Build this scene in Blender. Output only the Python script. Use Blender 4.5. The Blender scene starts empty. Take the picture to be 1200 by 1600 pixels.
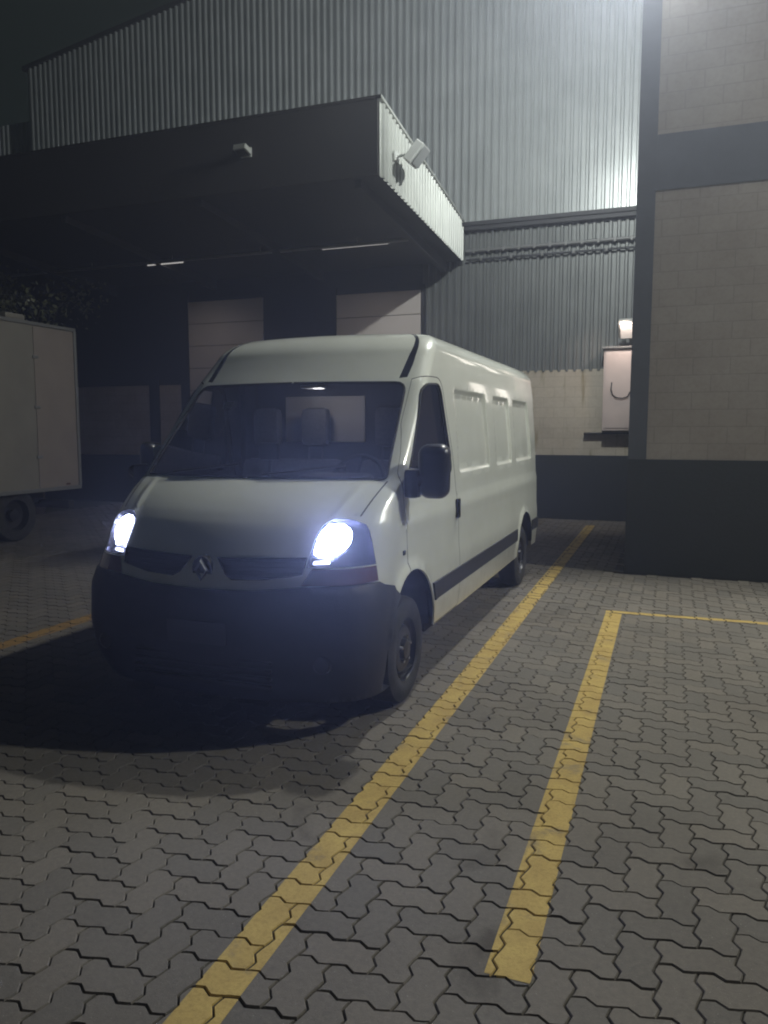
import bpy, bmesh, math, random
from mathutils import Vector, Matrix
from mathutils.geometry import delaunay_2d_cdt
random.seed(7)
S = bpy.context.scene
COL = S.collection
R = math.radians

# ------------------------------------------------------------------ camera
HC = 1.76
PITCH = math.atan(128/1200); YAW = math.atan(450*math.cos(PITCH)/1200)
cd = bpy.data.cameras.new('camera'); cam = bpy.data.objects.new('camera', cd); COL.objects.link(cam)
cam.location = (0, 0, HC); cam.rotation_euler = (math.pi/2 - PITCH, 0, YAW)
cd.sensor_fit = 'VERTICAL'; cd.sensor_height = 36; cd.lens = 27; cd.clip_end = 500; cd.clip_start = .05
S.camera = cam
# ------------------------------------------------------------------ night sky
W = bpy.data.worlds.new('World'); S.world = W; W.use_nodes = True
bg = W.node_tree.nodes['Background']; bg.inputs[0].default_value = (.55, .80, .66, 1); bg.inputs[1].default_value = .012
# ------------------------------------------------------------------ yard lamps (their housings are built further down)
def point(name, loc, power, col, r=.12):
    l = bpy.data.lights.new(name, 'POINT'); l.energy = power; l.color = col; l.shadow_soft_size = r
    o = bpy.data.objects.new(name, l); COL.objects.link(o); o.location = loc; return o
LAMP_A = (-.56, 9.10, 7.15); LAMP_B = (6.5, 8.25, 7.6)
def spot(name, loc, aim, power, col, ang, blend, r):
    l = bpy.data.lights.new(name, 'SPOT'); l.energy = power; l.color = col; l.shadow_soft_size = r; l.spot_size = R(ang); l.spot_blend = blend
    o = bpy.data.objects.new(name, l); COL.objects.link(o); o.location = loc; o.rotation_euler = Vector(aim).to_track_quat('-Z', 'Y').to_euler(); return o
LAMP_C = (-.80, 9.95, 7.30)
spot('yard_light', LAMP_A, (0, -.92, -.38), 1200, (.98, .99, .90), 147, .25, .09)
spot('wall_light', LAMP_C, (-.30, .94, .08), 1100, (.95, 1.0, .95), 150, .50, .08)
point('yard_light', LAMP_B, 2000, (.98, 1.0, .88), .14)
# ------------------------------------------------------------------ exposure
S.view_settings.view_transform = 'Standard'; S.view_settings.look = 'None'
S.view_settings.exposure = 0; S.cycles.filter_width = 2.0; S.view_settings.gamma = 1

# ================================================================== helpers
def tag(o, label=None, cat=None, group=None, kind=None):
    if label: o['label'] = label
    if cat: o['category'] = cat
    if group: o['group'] = group
    if kind: o['kind'] = kind
    return o
def empty(name, loc=(0, 0, 0), rz=0):
    o = bpy.data.objects.new(name, None); COL.objects.link(o); o.location = loc; o.rotation_euler = (0, 0, rz)
    o.empty_display_size = .2; return o
def mesh(name, vs, fs, mats, parent=None, smooth=False, midx=None, angle=None):
    me = bpy.data.meshes.new(name); me.from_pydata([tuple(v) for v in vs], [], fs); 
    if not isinstance(mats, (list, tuple)): mats = [mats]
    for m in mats: me.materials.append(m)
    if midx: me.polygons.foreach_set('material_index', midx)
    if smooth: me.polygons.foreach_set('use_smooth', [True]*len(me.polygons))
    me.update()
    if smooth and angle: me.set_sharp_from_angle(angle=R(angle))
    o = bpy.data.objects.new(name, me); COL.objects.link(o)
    if parent: o.parent = parent
    return o
class MB:
    def __init__(s): s.v = []; s.f = []; s.m = []
    def add(s, vs, fs, m=0):
        k = len(s.v); s.v += [tuple(v) for v in vs]; s.f += [[i+k for i in f] for f in fs]; s.m += [m]*len(fs)
    def box(s, x0, x1, y0, y1, z0, z1, b=0, m=0, rot=None, org=None):
        if b:
            bm = bmesh.new(); bmesh.ops.create_cube(bm, size=1)
            for v in bm.verts: v.co = ((x0+x1)/2+v.co.x*(x1-x0), (y0+y1)/2+v.co.y*(y1-y0), (z0+z1)/2+v.co.z*(z1-z0))
            bmesh.ops.bevel(bm, geom=bm.edges[:], offset=b, segments=2, affect='EDGES', profile=.6)
            bm.verts.ensure_lookup_table(); vs = [v.co.copy() for v in bm.verts]; fs = [[v.index for v in f.verts] for f in bm.faces]; bm.free()
        else:
            vs = [Vector(p) for p in ((x0,y0,z0),(x1,y0,z0),(x1,y1,z0),(x0,y1,z0),(x0,y0,z1),(x1,y0,z1),(x1,y1,z1),(x0,y1,z1))]
            fs = [(0,3,2,1),(4,5,6,7),(0,1,5,4),(1,2,6,5),(2,3,7,6),(3,0,4,7)]
        if rot is not None:
            o = Vector(org); vs = [o + rot @ (v-o) for v in vs]
        s.add(vs, fs, m)
    def tube(s, pts, r, n=8, m=0, caps=True):
        pts = [Vector(p) for p in pts]; k = len(s.v); N = len(pts); pr = None
        for i, p in enumerate(pts):
            t = (pts[min(i+1, N-1)]-pts[max(i-1, 0)]).normalized()
            if pr is None: a = t.orthogonal().normalized()
            else: a = (pr - t*pr.dot(t)).normalized()
            pr = a; b = t.cross(a); rr = r[i] if isinstance(r, (list, tuple)) else r
            for j in range(n):
                th = 2*math.pi*j/n; s.v.append(tuple(p+(a*math.cos(th)+b*math.sin(th))*rr))
        for i in range(N-1):
            for j in range(n):
                s.f.append([k+i*n+j, k+i*n+(j+1) % n, k+(i+1)*n+(j+1) % n, k+(i+1)*n+j]); s.m.append(m)
        if caps:
            s.f.append([k+j for j in range(n)][::-1]); s.m.append(m); s.f.append([k+(N-1)*n+j for j in range(n)]); s.m.append(m)
    def lathe(s, prof, c, axis='X', n=40, m=0):
        # prof: (radius, offset along axis)
        k = len(s.v); c = Vector(c)
        for (r, h) in prof:
            for j in range(n):
                th = 2*math.pi*j/n; a, b = r*math.cos(th), r*math.sin(th)
                d = {'X': (h, a, b), 'Y': (a, h, b), 'Z': (a, b, h)}[axis]
                s.v.append(tuple(c+Vector(d)))
        for i in range(len(prof)-1):
            for j in range(n):
                s.f.append([k+i*n+j, k+i*n+(j+1) % n, k+(i+1)*n+(j+1) % n, k+(i+1)*n+j]); s.m.append(m)
    def build(s, name, mats, parent=None, smooth=False, angle=35):
        return mesh(name, s.v, s.f, mats, parent, smooth, s.m, angle if smooth else None)

# ------------------------------------------------------------------ materials
def mat(name, col, rough=.6, metal=0., spec=.5, coat=0., noise=None, bump=None, rnd=0.):
    m = bpy.data.materials.new(name); m.use_nodes = True; nt = m.node_tree; b = nt.nodes['Principled BSDF']
    b.inputs['Base Color'].default_value = (*col, 1); b.inputs['Roughness'].default_value = rough
    b.inputs['Metallic'].default_value = metal; b.inputs['Specular IOR Level'].default_value = spec
    b.inputs['Coat Weight'].default_value = coat; b.inputs['Coat Roughness'].default_value = .06
    L = nt.links.new; tc = nt.nodes.new('ShaderNodeTexCoord')
    if noise:
        sc, amt, col2 = noise
        n = nt.nodes.new('ShaderNodeTexNoise'); n.inputs['Scale'].default_value = sc; n.inputs['Detail'].default_value = 6
        L(tc.outputs['Object'], n.inputs['Vector'])
        r = nt.nodes.new('ShaderNodeValToRGB'); r.color_ramp.elements[0].position = .35; r.color_ramp.elements[1].position = .68
        r.color_ramp.elements[0].color = (0, 0, 0, 1); r.color_ramp.elements[1].color = (amt, amt, amt, 1)
        L(n.outputs['Fac'], r.inputs[0])
        mx = nt.nodes.new('ShaderNodeMix'); mx.data_type = 'RGBA'
        mx.inputs[6].default_value = (*col, 1); mx.inputs[7].default_value = (*col2, 1); L(r.outputs[0], mx.inputs[0]); L(mx.outputs[2], b.inputs['Base Color'])
    if bump:
        sc, st = bump
        n = nt.nodes.new('ShaderNodeTexNoise'); n.inputs['Scale'].default_value = sc; n.inputs['Detail'].default_value = 5
        L(tc.outputs['Object'], n.inputs['Vector'])
        bp = nt.nodes.new('ShaderNodeBump'); bp.inputs['Strength'].default_value = st; bp.inputs['Distance'].default_value = .01
        L(n.outputs['Fac'], bp.inputs['Height']); L(bp.outputs[0], b.inputs['Normal'])
    return m
def emis(name, col, st):
    m = bpy.data.materials.new(name); m.use_nodes = True; b = m.node_tree.nodes['Principled BSDF']
    b.inputs['Base Color'].default_value = (.8, .8, .8, 1); b.inputs['Emission Color'].default_value = (*col, 1); b.inputs['Emission Strength'].default_value = st
    return m
def glassm(name, tint, rough=.03, alpha=.8, spec=.5):
    # thin glass: mostly see-through with a mirror-like coat
    m = bpy.data.materials.new(name); m.use_nodes = True; nt = m.node_tree; nt.nodes.clear()
    out = nt.nodes.new('ShaderNodeOutputMaterial'); tr = nt.nodes.new('ShaderNodeBsdfTransparent'); tr.inputs[0].default_value = (*tint, 1)
    gl = nt.nodes.new('ShaderNodeBsdfGlossy'); gl.inputs['Roughness'].default_value = rough; gl.inputs[0].default_value = (.9, .9, .95, 1)
    fr = nt.nodes.new('ShaderNodeFresnel'); fr.inputs[0].default_value = 1.45
    mx = nt.nodes.new('ShaderNodeMixShader'); L = nt.links.new
    L(fr.outputs[0], mx.inputs[0]); L(tr.outputs[0], mx.inputs[1]); L(gl.outputs[0], mx.inputs[2]); L(mx.outputs[0], out.inputs[0])
    return m
M = {}
M['white'] = mat('van_white', (.74, .76, .70), .28, coat=.9, noise=(3.5, .35, (.60, .61, .55)), bump=(2.2, .04))
# dark on the inside of the sheet metal
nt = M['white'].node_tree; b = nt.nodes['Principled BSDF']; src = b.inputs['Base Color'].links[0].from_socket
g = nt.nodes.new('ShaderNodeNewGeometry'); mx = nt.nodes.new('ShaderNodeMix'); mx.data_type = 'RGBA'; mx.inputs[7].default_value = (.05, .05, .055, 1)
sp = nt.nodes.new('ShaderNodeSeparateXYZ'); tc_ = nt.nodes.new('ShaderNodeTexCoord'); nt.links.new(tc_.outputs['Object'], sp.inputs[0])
mr = nt.nodes.new('ShaderNodeMapRange'); mr.inputs[1].default_value = .35; mr.inputs[2].default_value = .95; mr.inputs[3].default_value = 1; mr.inputs[4].default_value = 0; nt.links.new(sp.outputs[2], mr.inputs[0])
dn = nt.nodes.new('ShaderNodeTexNoise'); dn.inputs['Scale'].default_value = 9; dn.inputs['Detail'].default_value = 8; dn.inputs['Roughness'].default_value = .7; nt.links.new(tc_.outputs['Object'], dn.inputs['Vector'])
mm = nt.nodes.new('ShaderNodeMath'); mm.operation = 'MULTIPLY'; nt.links.new(mr.outputs[0], mm.inputs[0]); nt.links.new(dn.outputs['Fac'], mm.inputs[1])
dm = nt.nodes.new('ShaderNodeMix'); dm.data_type = 'RGBA'; dm.inputs[7].default_value = (.30, .27, .22, 1); nt.links.new(mm.outputs[0], dm.inputs[0]); nt.links.new(src, dm.inputs[6]); src = dm.outputs[2]
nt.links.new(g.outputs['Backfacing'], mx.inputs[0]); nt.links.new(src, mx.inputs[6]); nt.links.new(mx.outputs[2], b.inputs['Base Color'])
M['seam'] = mat('seam_black', (.015, .015, .015), .8)
M['plastic'] = mat('bumper_plastic', (.015, .015, .017), .6, noise=(14, .5, (.026, .025, .024)), bump=(160, .15))
M['trim'] = mat('mirror_plastic', (.02, .02, .023), .32, bump=(90, .05))
M['rubber'] = mat('rubber', (.012, .012, .012), .85, noise=(9, .7, (.045, .042, .038)), bump=(60, .3))
M['rim'] = mat('rim_steel', (.045, .045, .05), .35, .7)
M['chrome'] = mat('chrome', (.75, .76, .78), .12, 1.)
M['reflector'] = mat('reflector', (.5, .5, .55), .22, .9, bump=(18, .6))
M['gloss'] = mat('gloss_black', (.02, .02, .022), .12)
M['emblem'] = mat('emblem_chrome', (.22, .22, .24), .28, .6)
M['seat'] = mat('seat_fabric', (.075, .075, .085), .95, noise=(40, .6, (.11, .11, .12)))
M['dash'] = mat('dash_plastic', (.03, .03, .035), .7, bump=(80, .1))
M['bulkhead'] = mat('bulkhead_panel', (.50, .47, .44), .8, noise=(2, .4, (.40, .38, .36)))
M['orange'] = mat('indicator_plastic', (.10, .028, .02), .25, coat=.5)
M['redlamp'] = mat('tail_lamp_red', (.25, .01, .01), .2, coat=.6)
M['plate'] = mat('plate_grey', (.045, .045, .048), .6)
M['glass'] = glassm('van_glass', (.80, .84, .90), .02)
M['lens'] = glassm('lens_glass', (.85, .87, .92), .03)
M['beam'] = emis('lamp_white', (.56, .64, 1.0), 400)
M['beamfar'] = emis('lamp_white_far', (.66, .72, 1.0), 45)
M['beam2'] = emis('lamp_low', (.72, .78, 1.0), 6)
M['fill_dome'] = mat('fill_dome_plastic', (.4, .4, .4), .4)
M['sticker'] = mat('sticker_paper', (.5, .5, .5), .7)

# ================================================================== ground
WP = .1265; GX, GY = -.106, 2.796 - WP    # one paver is 2 WP long
def prof_edge(flip):
    return [(0, 0), (.14, .045), (.36, .095), (.5, 0), (.64, -.095), (.86, -.045)]
def hedge(i, j):   # lattice point (i,j) -> (i+1,j)
    return [(i+t, j+o) for t, o in prof_edge(0)]
def vedge(i, j):   # (i,j) -> (i,j+1)
    return [(i+o, j+t) for t, o in prof_edge(0)]
def hrev(i, j): return [(i+1, j)] + hedge(i, j)[1:][::-1]
def vrev(i, j): return [(i, j+1)] + vedge(i, j)[1:][::-1]
def outline(i, j, horiz):
    w, h = (2, 1) if horiz else (1, 2); P = []
    for k in range(w): P += hedge(i+k, j)
    for k in range(h): P += vedge(i+w, j+k)
    for k in range(w)[::-1]: P += hrev(i+k, j+h)
    for k in range(h)[::-1]: P += vrev(i, j+k)
    return [(GX+x*WP, GY+y*WP) for x, y in P]
def inset(P, d):
    n = len(P); Q = []
    for i in range(n):
        a, b, c = Vector(P[i-1]), Vector(P[i]), Vector(P[(i+1) % n])
        t1 = (b-a).normalized(); t2 = (c-b).normalized(); n1 = Vector((-t1.y, t1.x)); n2 = Vector((-t2.y, t2.x))
        m = (n1+n2); m = m/max(m.dot(n1), .6) if m.length > 1e-6 else n1
        Q.append(tuple(b+m*d))
    return Q
def clip(P, poly):
    for k in range(len(poly)):
        a = poly[k]; b = poly[(k+1) % len(poly)]; ex, ey = b[0]-a[0], b[1]-a[1]
        side = lambda p: ex*(p[1]-a[1])-ey*(p[0]-a[0])
        Q = []
        for i in range(len(P)):
            p, q = P[i-1], P[i]; sp, sq = side(p), side(q)
            if (sp >= 0) != (sq >= 0):
                t = sp/(sp-sq); Q.append((p[0]+(q[0]-p[0])*t, p[1]+(q[1]-p[1])*t))
            if sq >= 0: Q.append(q)
        P = Q
        if not P: return P
    return P
def stripe(x0, y0, x1, y1, w):
    d = Vector((x1-x0, y1-y0)).normalized(); n = Vector((-d.y, d.x))*w/2
    return [(x0+n.x, y0+n.y), (x0-n.x, y0-n.y), (x1-n.x, y1-n.y), (x1+n.x, y1+n.y)]
LINES = [
    ('yellow parking line running along the right side of the white van', stripe(-1.27, .6, -1.35, 14.6, .160)),
    ('short yellow parking line ending in the middle of the pavers right of the van', stripe(-.434, 2.30, -.462, 7.60, .15)),
    ('thin yellow cross line on the pavers in front of the block building', stripe(-.54, 7.655, 4.2, 7.70, .085)),
    ('dim yellow parking line on the far left of the white van', stripe(-5.09, 1.5, -5.09, 9.9, .18)),
]
paint = [MB() for _ in LINES]
pv = MB(); X0, X1, Y0, Y1 = -15., 4.6, .2, 15.4
BX, BY = -.49, 9.8            # corner of the block building
for j in range(int((Y0-GY)/WP)-1, int((Y1-GY)/WP)+1):
    for i in range(int((X0-GX)/WP)-1, int((X1-GX)/WP)+1):
        c = (i+j) % 4
        if c == 0: h = True
        elif c == 2: h = False
        else: continue
        cx, cy = GX+(i+1)*WP, GY+(j+1)*WP
        if cx > BX-.05 and cy > BY-.02: continue
        if cy > 9.2 and cx < -12.5: continue
        P = outline(i, j, h)
        far = max(abs(cx), cy) > 7.5 or cx < -4
        O = inset(P, .0020+random.uniform(-.0005, .0010)); A = inset(P, .0056)
        dz = random.uniform(-.0022, .0012); tx, ty = random.uniform(-.009, .009), random.uniform(-.009, .009)
        zz = lambda p: dz+(p[0]-cx)*tx+(p[1]-cy)*ty
        n = len(P); vs = []
        if far:
            vs = [(x, y, -.02) for x, y in O]+[(x, y, zz((x, y))) for x, y in A]
            fs = [[k, (k+1) % n, n+(k+1) % n, n+k] for k in range(n)]+[[n+k for k in range(n)]]
        else:
            vs = [(x, y, -.022) for x, y in O]+[(x, y, zz((x, y))-.005) for x, y in O]+[(x, y, zz((x, y))) for x, y in A]
            fs = [[r*n+k, r*n+(k+1) % n, (r+1)*n+(k+1) % n, (r+1)*n+k] for r in (0, 1) for k in range(n)]+[[2*n+k for k in range(n)]]
        pv.add(vs, fs)
        for L, pm in zip(LINES, paint):
            lx = [q[0] for q in L[1]]; ly = [q[1] for q in L[1]]
            if cx < min(lx)-.3 or cx > max(lx)+.3 or cy < min(ly)-.3 or cy > max(ly)+.3: continue
            for ring, zo in ((A, .0012),):
                C = clip(ring, L[1])
                if len(C) > 2: pm.add([(x, y, zz((x, y))+zo) for x, y in C], [list(range(len(C)))])
            if not far:      # paint that ran over the chamfer
                for k in range(n):
                    q = [O[k], O[(k+1) % n], A[(k+1) % n], A[k]]
                    e = {q[0]: -.005, q[1]: -.005, q[2]: 0, q[3]: 0}
                    mxp = ((q[0][0]+q[2][0])/2, (q[0][1]+q[2][1])/2)
                    if len(clip([mxp, (mxp[0]+1e-4, mxp[1]), (mxp[0], mxp[1]+1e-4)], L[1])) > 2:
                        pm.add([(p[0], p[1], zz(p)+e[p]+.0012) for p in q], [[0, 1, 2, 3]])

def nd(nt, t, **k):
    n = nt.nodes.new(t)
    for a, v in k.items(): setattr(n, a, v)
    return n
def ramp(nt, src, p0, p1, c0=(0, 0, 0, 1), c1=(1, 1, 1, 1)):
    r = nd(nt, 'ShaderNodeValToRGB'); r.color_ramp.elements[0].position = p0; r.color_ramp.elements[1].position = p1
    r.color_ramp.elements[0].color = c0; r.color_ramp.elements[1].color = c1; nt.links.new(src, r.inputs[0]); return r.outputs[0]
def noise(nt, scale, detail=6, rough=.55, vec=None, dist=0):
    n = nd(nt, 'ShaderNodeTexNoise'); n.inputs['Scale'].default_value = scale; n.inputs['Detail'].default_value = detail
    n.inputs['Roughness'].default_value = rough; n.inputs['Distortion'].default_value = dist
    if vec is None:
        tc = nd(nt, 'ShaderNodeTexCoord'); vec = tc.outputs['Object']
    nt.links.new(vec, n.inputs['Vector']); return n.outputs['Fac']
def mixc(nt, f, a, b, bt='MIX'):
    m = nd(nt, 'ShaderNodeMix'); m.data_type = 'RGBA'; m.blend_type = bt
    for k, s in ((0, f), (6, a), (7, b)):
        if hasattr(s, 'links') or hasattr(s, 'is_linked'): nt.links.new(s, m.inputs[k])
        else: m.inputs[k].default_value = s
    return m.outputs[2]
def paver_mat(name, tone, paintcol=None):
    m = bpy.data.materials.new(name); m.use_nodes = True; nt = m.node_tree; b = nt.nodes['Principled BSDF']
    g = nd(nt, 'ShaderNodeNewGeometry')
    base = ramp(nt, g.outputs['Random Per Island'], 0, 1, (tone[0]*.88, tone[1]*.88, tone[2]*.89, 1), (tone[0]*1.12, tone[1]*1.09, tone[2]*1.06, 1))
    big = ramp(nt, noise(nt, .55, 5), .35, .7)
    c = mixc(nt, big, base, mixc(nt, 1., base, (.72, .70, .68, 1), 'MULTIPLY'))
    fine = ramp(nt, noise(nt, 45, 8, .7), .3, .75)
    c = mixc(nt, fine, c, mixc(nt, 1., c, (1.45, 1.42, 1.38, 1), 'MULTIPLY'))
    spk = ramp(nt, noise(nt, 160, 2, .5), .70, .76)     # pale grit
    c = mixc(nt, spk, c, (.34, .33, .31, 1))
    oil = ramp(nt, noise(nt, 1.3, 7, .6, dist=1.2), .60, .75)
    c = mixc(nt, oil, c, mixc(nt, 1., c, (.52, .50, .48, 1), 'MULTIPLY'))
    if paintcol:
        py = mixc(nt, ramp(nt, noise(nt, 6, 6), .3, .75), (*paintcol, 1), (paintcol[0]*.72, paintcol[1]*.68, paintcol[2]*.7, 1))
        py = mixc(nt, ramp(nt, noise(nt, 60, 6, .7), .45, .8), py, mixc(nt, 1., py, (.66, .64, .62, 1), 'MULTIPLY'))
        wear = ramp(nt, noise(nt, 3.1, 9, .75, dist=.4), .56, .67)
        c = mixc(nt, wear, py, mixc(nt, .72, py, c))
    nt.links.new(c, b.inputs['Base Color']); b.inputs['Roughness'].default_value = .82; b.inputs['Specular IOR Level'].default_value = .35
    bp = nd(nt, 'ShaderNodeBump'); bp.inputs['Strength'].default_value = .35; bp.inputs['Distance'].default_value = .004
    nt.links.new(noise(nt, 120, 6, .7), bp.inputs['Height']); nt.links.new(bp.outputs[0], b.inputs['Normal'])
    return m
M['paver'] = paver_mat('paver_concrete', (.136, .126, .114))
M['paint'] = paver_mat('paver_yellow_paint', (.136, .126, .114), (.53, .385, .125))
M['paintdim'] = paver_mat('paver_faded_paint', (.14, .12, .10), (.34, .21, .07))
tag(pv.build('pavement', M['paver']), kind='structure')
for (lab, _), pm in zip(LINES, paint):
    o = pm.build('parking_line', M['paintdim'] if 'far left' in lab else M['paint']); tag(o, lab, 'parking line', 'yellow lines painted on the pavers')
M['soil'] = mat('joint_sand', (.062, .057, .050), .95, noise=(5, .8, (.085, .08, .058)))
M['apron'] = mat('apron_concrete', (.052, .036, .032), .9, noise=(2.2, .7, (.035, .027, .026)), bump=(30, .25))
g_ = MB(); g_.add([(-60, -30, -.012), (60, -30, -.012), (60, 60, -.012), (-60, 60, -.012)], [[0, 1, 2, 3]]); tag(g_.build('ground', M['soil']), kind='structure')
# ================================================================== van surface
PT = [(.20,.075,.20,.27,.955),(.35,.015,.18,.26,.99),(.55,-.01,.17,.26,1.01),(.78,.00,.17,.27,1.01),(.90,.03,.19,.29,1.0),
(1.04,.085,.21,.31,.998),(1.15,.155,.22,.28,.996),(1.21,.208,.22,.25,.993),(1.27,.272,.22,.22,.982),(1.34,.365,.217,.18,.979),(1.40,.465,.215,.14,.977),(1.455,.565,.215,.10,.974),
(1.60,.715,.20,.09,.968),(2.10,1.24,.15,.09,.93),(2.16,1.31,.15,.10,.925),(2.30,1.46,.15,.11,.905)]
def interp(z, k):
    z = min(max(z, PT[0][0]), PT[-1][0])
    for a, b in zip(PT, PT[1:]):
        if z <= b[0]: t = (z-a[0])/(b[0]-a[0]); return a[k]+(b[k]-a[k])*t
VL, RR, VTOP = 5.88, .2, 2.30+.2*math.pi/2
def contour(V):
    if V <= 2.30: z, d = V, 0
    else: th = (V-2.30)/RR; z = 2.30+RR*math.sin(th)*.95; d = RR*(1-math.cos(th))
    y0, b, r, w = [interp(min(z, 2.3), k) for k in (1, 2, 3, 4)]
    if d: y0 += d*1.15+(z-2.30)*.9; w -= d
    return z, y0, b, r, w, VL-.03-d
def vp(U, V):
    z, y0, b, r, w, Ly = contour(V); xa = w-r; ya = y0+b*(xa/w)**2; s = 2*b*xa/w**2; yc = y0+b+r
    if U <= 1: x = xa*U; return Vector((x, y0+b*(x/w)**2, z))
    if U <= 2:
        t = U-1; f = lambda p0, p1, p2, p3: (1-t)**3*p0+3*(1-t)**2*t*p1+3*(1-t)*t*t*p2+t**3*p3
        return Vector((f(xa, xa+r*.62, w, w), f(ya, ya+s*r*.62, yc-(yc-ya)*.55, yc), z))
    rr = .07
    if U <= 3: return Vector((w, yc+(Ly-rr-yc)*(U-2), z))
    if U <= 4: a = (U-3)*math.pi/2; return Vector((w-rr+rr*math.cos(a), Ly-rr+rr*math.sin(a), z))
    return Vector(((w-rr)*(5-U), Ly, z))
UK = [0, 1, 2, 3, 4, 5]; DK = [0, .74, 1.16, 6.3, 6.41, 7.3]
def u2d(U):
    k = min(int(U), 4); return DK[k]+(DK[k+1]-DK[k])*(U-k)
def d2u(D):
    for k in range(5):
        if D <= DK[k+1] or k == 4: return k+(D-DK[k])/(DK[k+1]-DK[k])
def bis(f, lo, hi):
    for _ in range(40):
        m = (lo+hi)/2
        if f(m) < 0: lo = m
        else: hi = m
    return (lo+hi)/2
def fx(x, z): return (u2d(bis(lambda U: vp(U, z).x-x, 0, 2)), z)      # front coordinates
def sy(y, z): return (u2d(bis(lambda U: vp(U, z).y-y, 1, 3)), z)      # side coordinates
def uv(U, V): return (u2d(U), V)
def vnorm(U, V):
    e = 1e-3; U2 = min(max(U, e), 5-e); V2 = min(max(V, .201), VTOP-.002)
    a = vp(U2+e, V2)-vp(U2-e, V2); b = vp(U2, V2+e)-vp(U2, V2-e); n = a.cross(b)
    return n.normalized() if n.length > 0 else Vector((0, 0, 1))
def densify(P, fn, step=.03, close=True):
    out = []; n = len(P)
    for i in range(n if close else n-1):
        a, b = P[i], P[(i+1) % n]; k = max(1, int(math.dist(a, b)/step))
        for t in range(k): out.append(fn(a[0]+(b[0]-a[0])*t/k, a[1]+(b[1]-a[1])*t/k))
    if not close: out.append(fn(*P[-1]))
    return out
def rnd(P, r, n=4):
    """round the corners of a polygon"""
    out = []; N = len(P)
    for i in range(N):
        a, b, c = Vector(P[i-1]), Vector(P[i]), Vector(P[(i+1) % N]); rr = r[i] if isinstance(r, (list, tuple)) else r
        if rr <= 0: out.append(tuple(b)); continue
        rr = min(rr, (a-b).length*.45, (c-b).length*.45); p = b+(a-b).normalized()*rr; q = b+(c-b).normalized()*rr
        for t in range(n+1):
            s = t/n; out.append(tuple(p*(1-s)**2+b*2*s*(1-s)+q*s*s))
    return out
def shrink(P, d): 
    A = sum(P[i-1][0]*P[i][1]-P[i][0]*P[i-1][1] for i in range(len(P)))
    return inset(P, d if A > 0 else -d)
def pip(p, P):
    x, y = p; c = False; j = len(P)-1
    for i in range(len(P)):
        xi, yi = P[i]; xj, yj = P[j]
        if (yi > y) != (yj > y) and x < (xj-xi)*(y-yi)/(yj-yi)+xi: c = not c
        j = i
    return c
AF, AR = (.89, .40, .47), (4.93, .40, .44)
def circ(A, k=1., n=44): return [(A[0]+A[2]*k*math.cos(2*math.pi*i/n), A[1]+A[2]*k*math.sin(2*math.pi*i/n)) for i in range(n)]
def circd(A, k=1.): return [sy(y, z) if .2 <= z <= 2.3 else sy(y, max(z, .2)) for y, z in circ(A, k)]
archF = circd(AF); archR = circd(AR)
ws = densify(rnd([(-.3, 1.462), (.885, 1.458), (.812, 2.085), (-.3, 2.092)], [0, .03, .07, 0]), lambda x, z: fx(x, z) if x > .0 else (0, z))
def half(poly): return poly
hood = densify([(0, 1.036), (.615, 1.052), (.628, 1.13), (.636, 1.20), (.675, 1.252), (.76, 1.262), (.838, 1.258), (.893, 1.445), (0, 1.449)], fx)
lens_pts = [fx(*p) for p in [(.630, .985), (.635, 1.05), (.638, 1.12), (.645, 1.18), (.665, 1.218), (.70, 1.238), (.76, 1.244), (.81, 1.240), (.845, 1.228)]] + [uv(1.36, 1.212), uv(1.45, 1.175), uv(1.53, 1.12), uv(1.60, 1.055), uv(1.66, .99)]
lens = []
for a, b in zip(lens_pts, lens_pts[1:]+lens_pts[:1]):
    k = max(1, int(math.dist(a, b)/.025)); lens += [(a[0]+(b[0]-a[0])*t/k, a[1]+(b[1]-a[1])*t/k) for t in range(k)]
ind = densify([(u2d(0.86), .885), (u2d(1.74), .897), (u2d(1.665), .982), (u2d(.945), .977)], lambda a, b: (a, b), .03)
grl = densify([(.085, 1.022), (.155, .93), (.20, .905), (.40, .912), (.612, .945), (.622, 1.038)], fx)
bump = densify([(0, .845), (.35, .852), (.60, .878)], fx, close=False)+densify([uv(1.74, .890), uv(1.84, .868)], lambda a, b: (a, b), close=False)+densify([(.54, .835), (.60, .75)], sy, close=False)+[(sy(.92, .75)[0], .75), (sy(.92, .75)[0], .10), (-.2, .10), (-.2, .845)]
plateR = [(0, .0)]
door = densify(rnd([(.86, .385), (2.085, .385), (2.075, 1.30), (1.80, 2.145), (1.36, 2.135), (.79, 1.47)], [0, .05, .3, .12, .12, .05]), sy, .04)
dwin_s = rnd([(.83, 1.385), (1.12, 1.375), (1.93, 1.445), (1.895, 1.60), (1.745, 2.095), (1.375, 2.075)], [.05, .1, .08, .3, .09, .10])
dwin = densify(dwin_s, sy, .03)
pan_s = [rnd([(2.16, 1.42), (3.27, 1.42), (3.18, 2.08), (2.13, 2.08)], .06), rnd([(3.55, 1.42), (4.31, 1.42), (4.24, 2.08), (3.51, 2.08)], .06), rnd([(4.52, 1.42), (5.47, 1.42), (5.36, 2.08), (4.48, 2.08)], .06)]
pan_s = [p if True else p for p in pan_s]
pans = [densify(p, sy, .05) for p in pan_s]
rub = densify([(1.36, .575), (4.47, .575), (4.47, .70), (1.34, .70)], sy, .08)
rub2 = densify([(5.40, .575), (5.78, .575), (5.78, .70), (5.40, .70)], sy, .08)
groove = densify([(u2d(.90), 2.118), (u2d(.965), 2.125), (u2d(1.12), 2.44), (u2d(1.16), 2.56), (u2d(1.10), VTOP-.01), (u2d(1.0), VTOP-.01), (u2d(1.0), 2.45)], lambda a, b: (a, b), .03)
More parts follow.
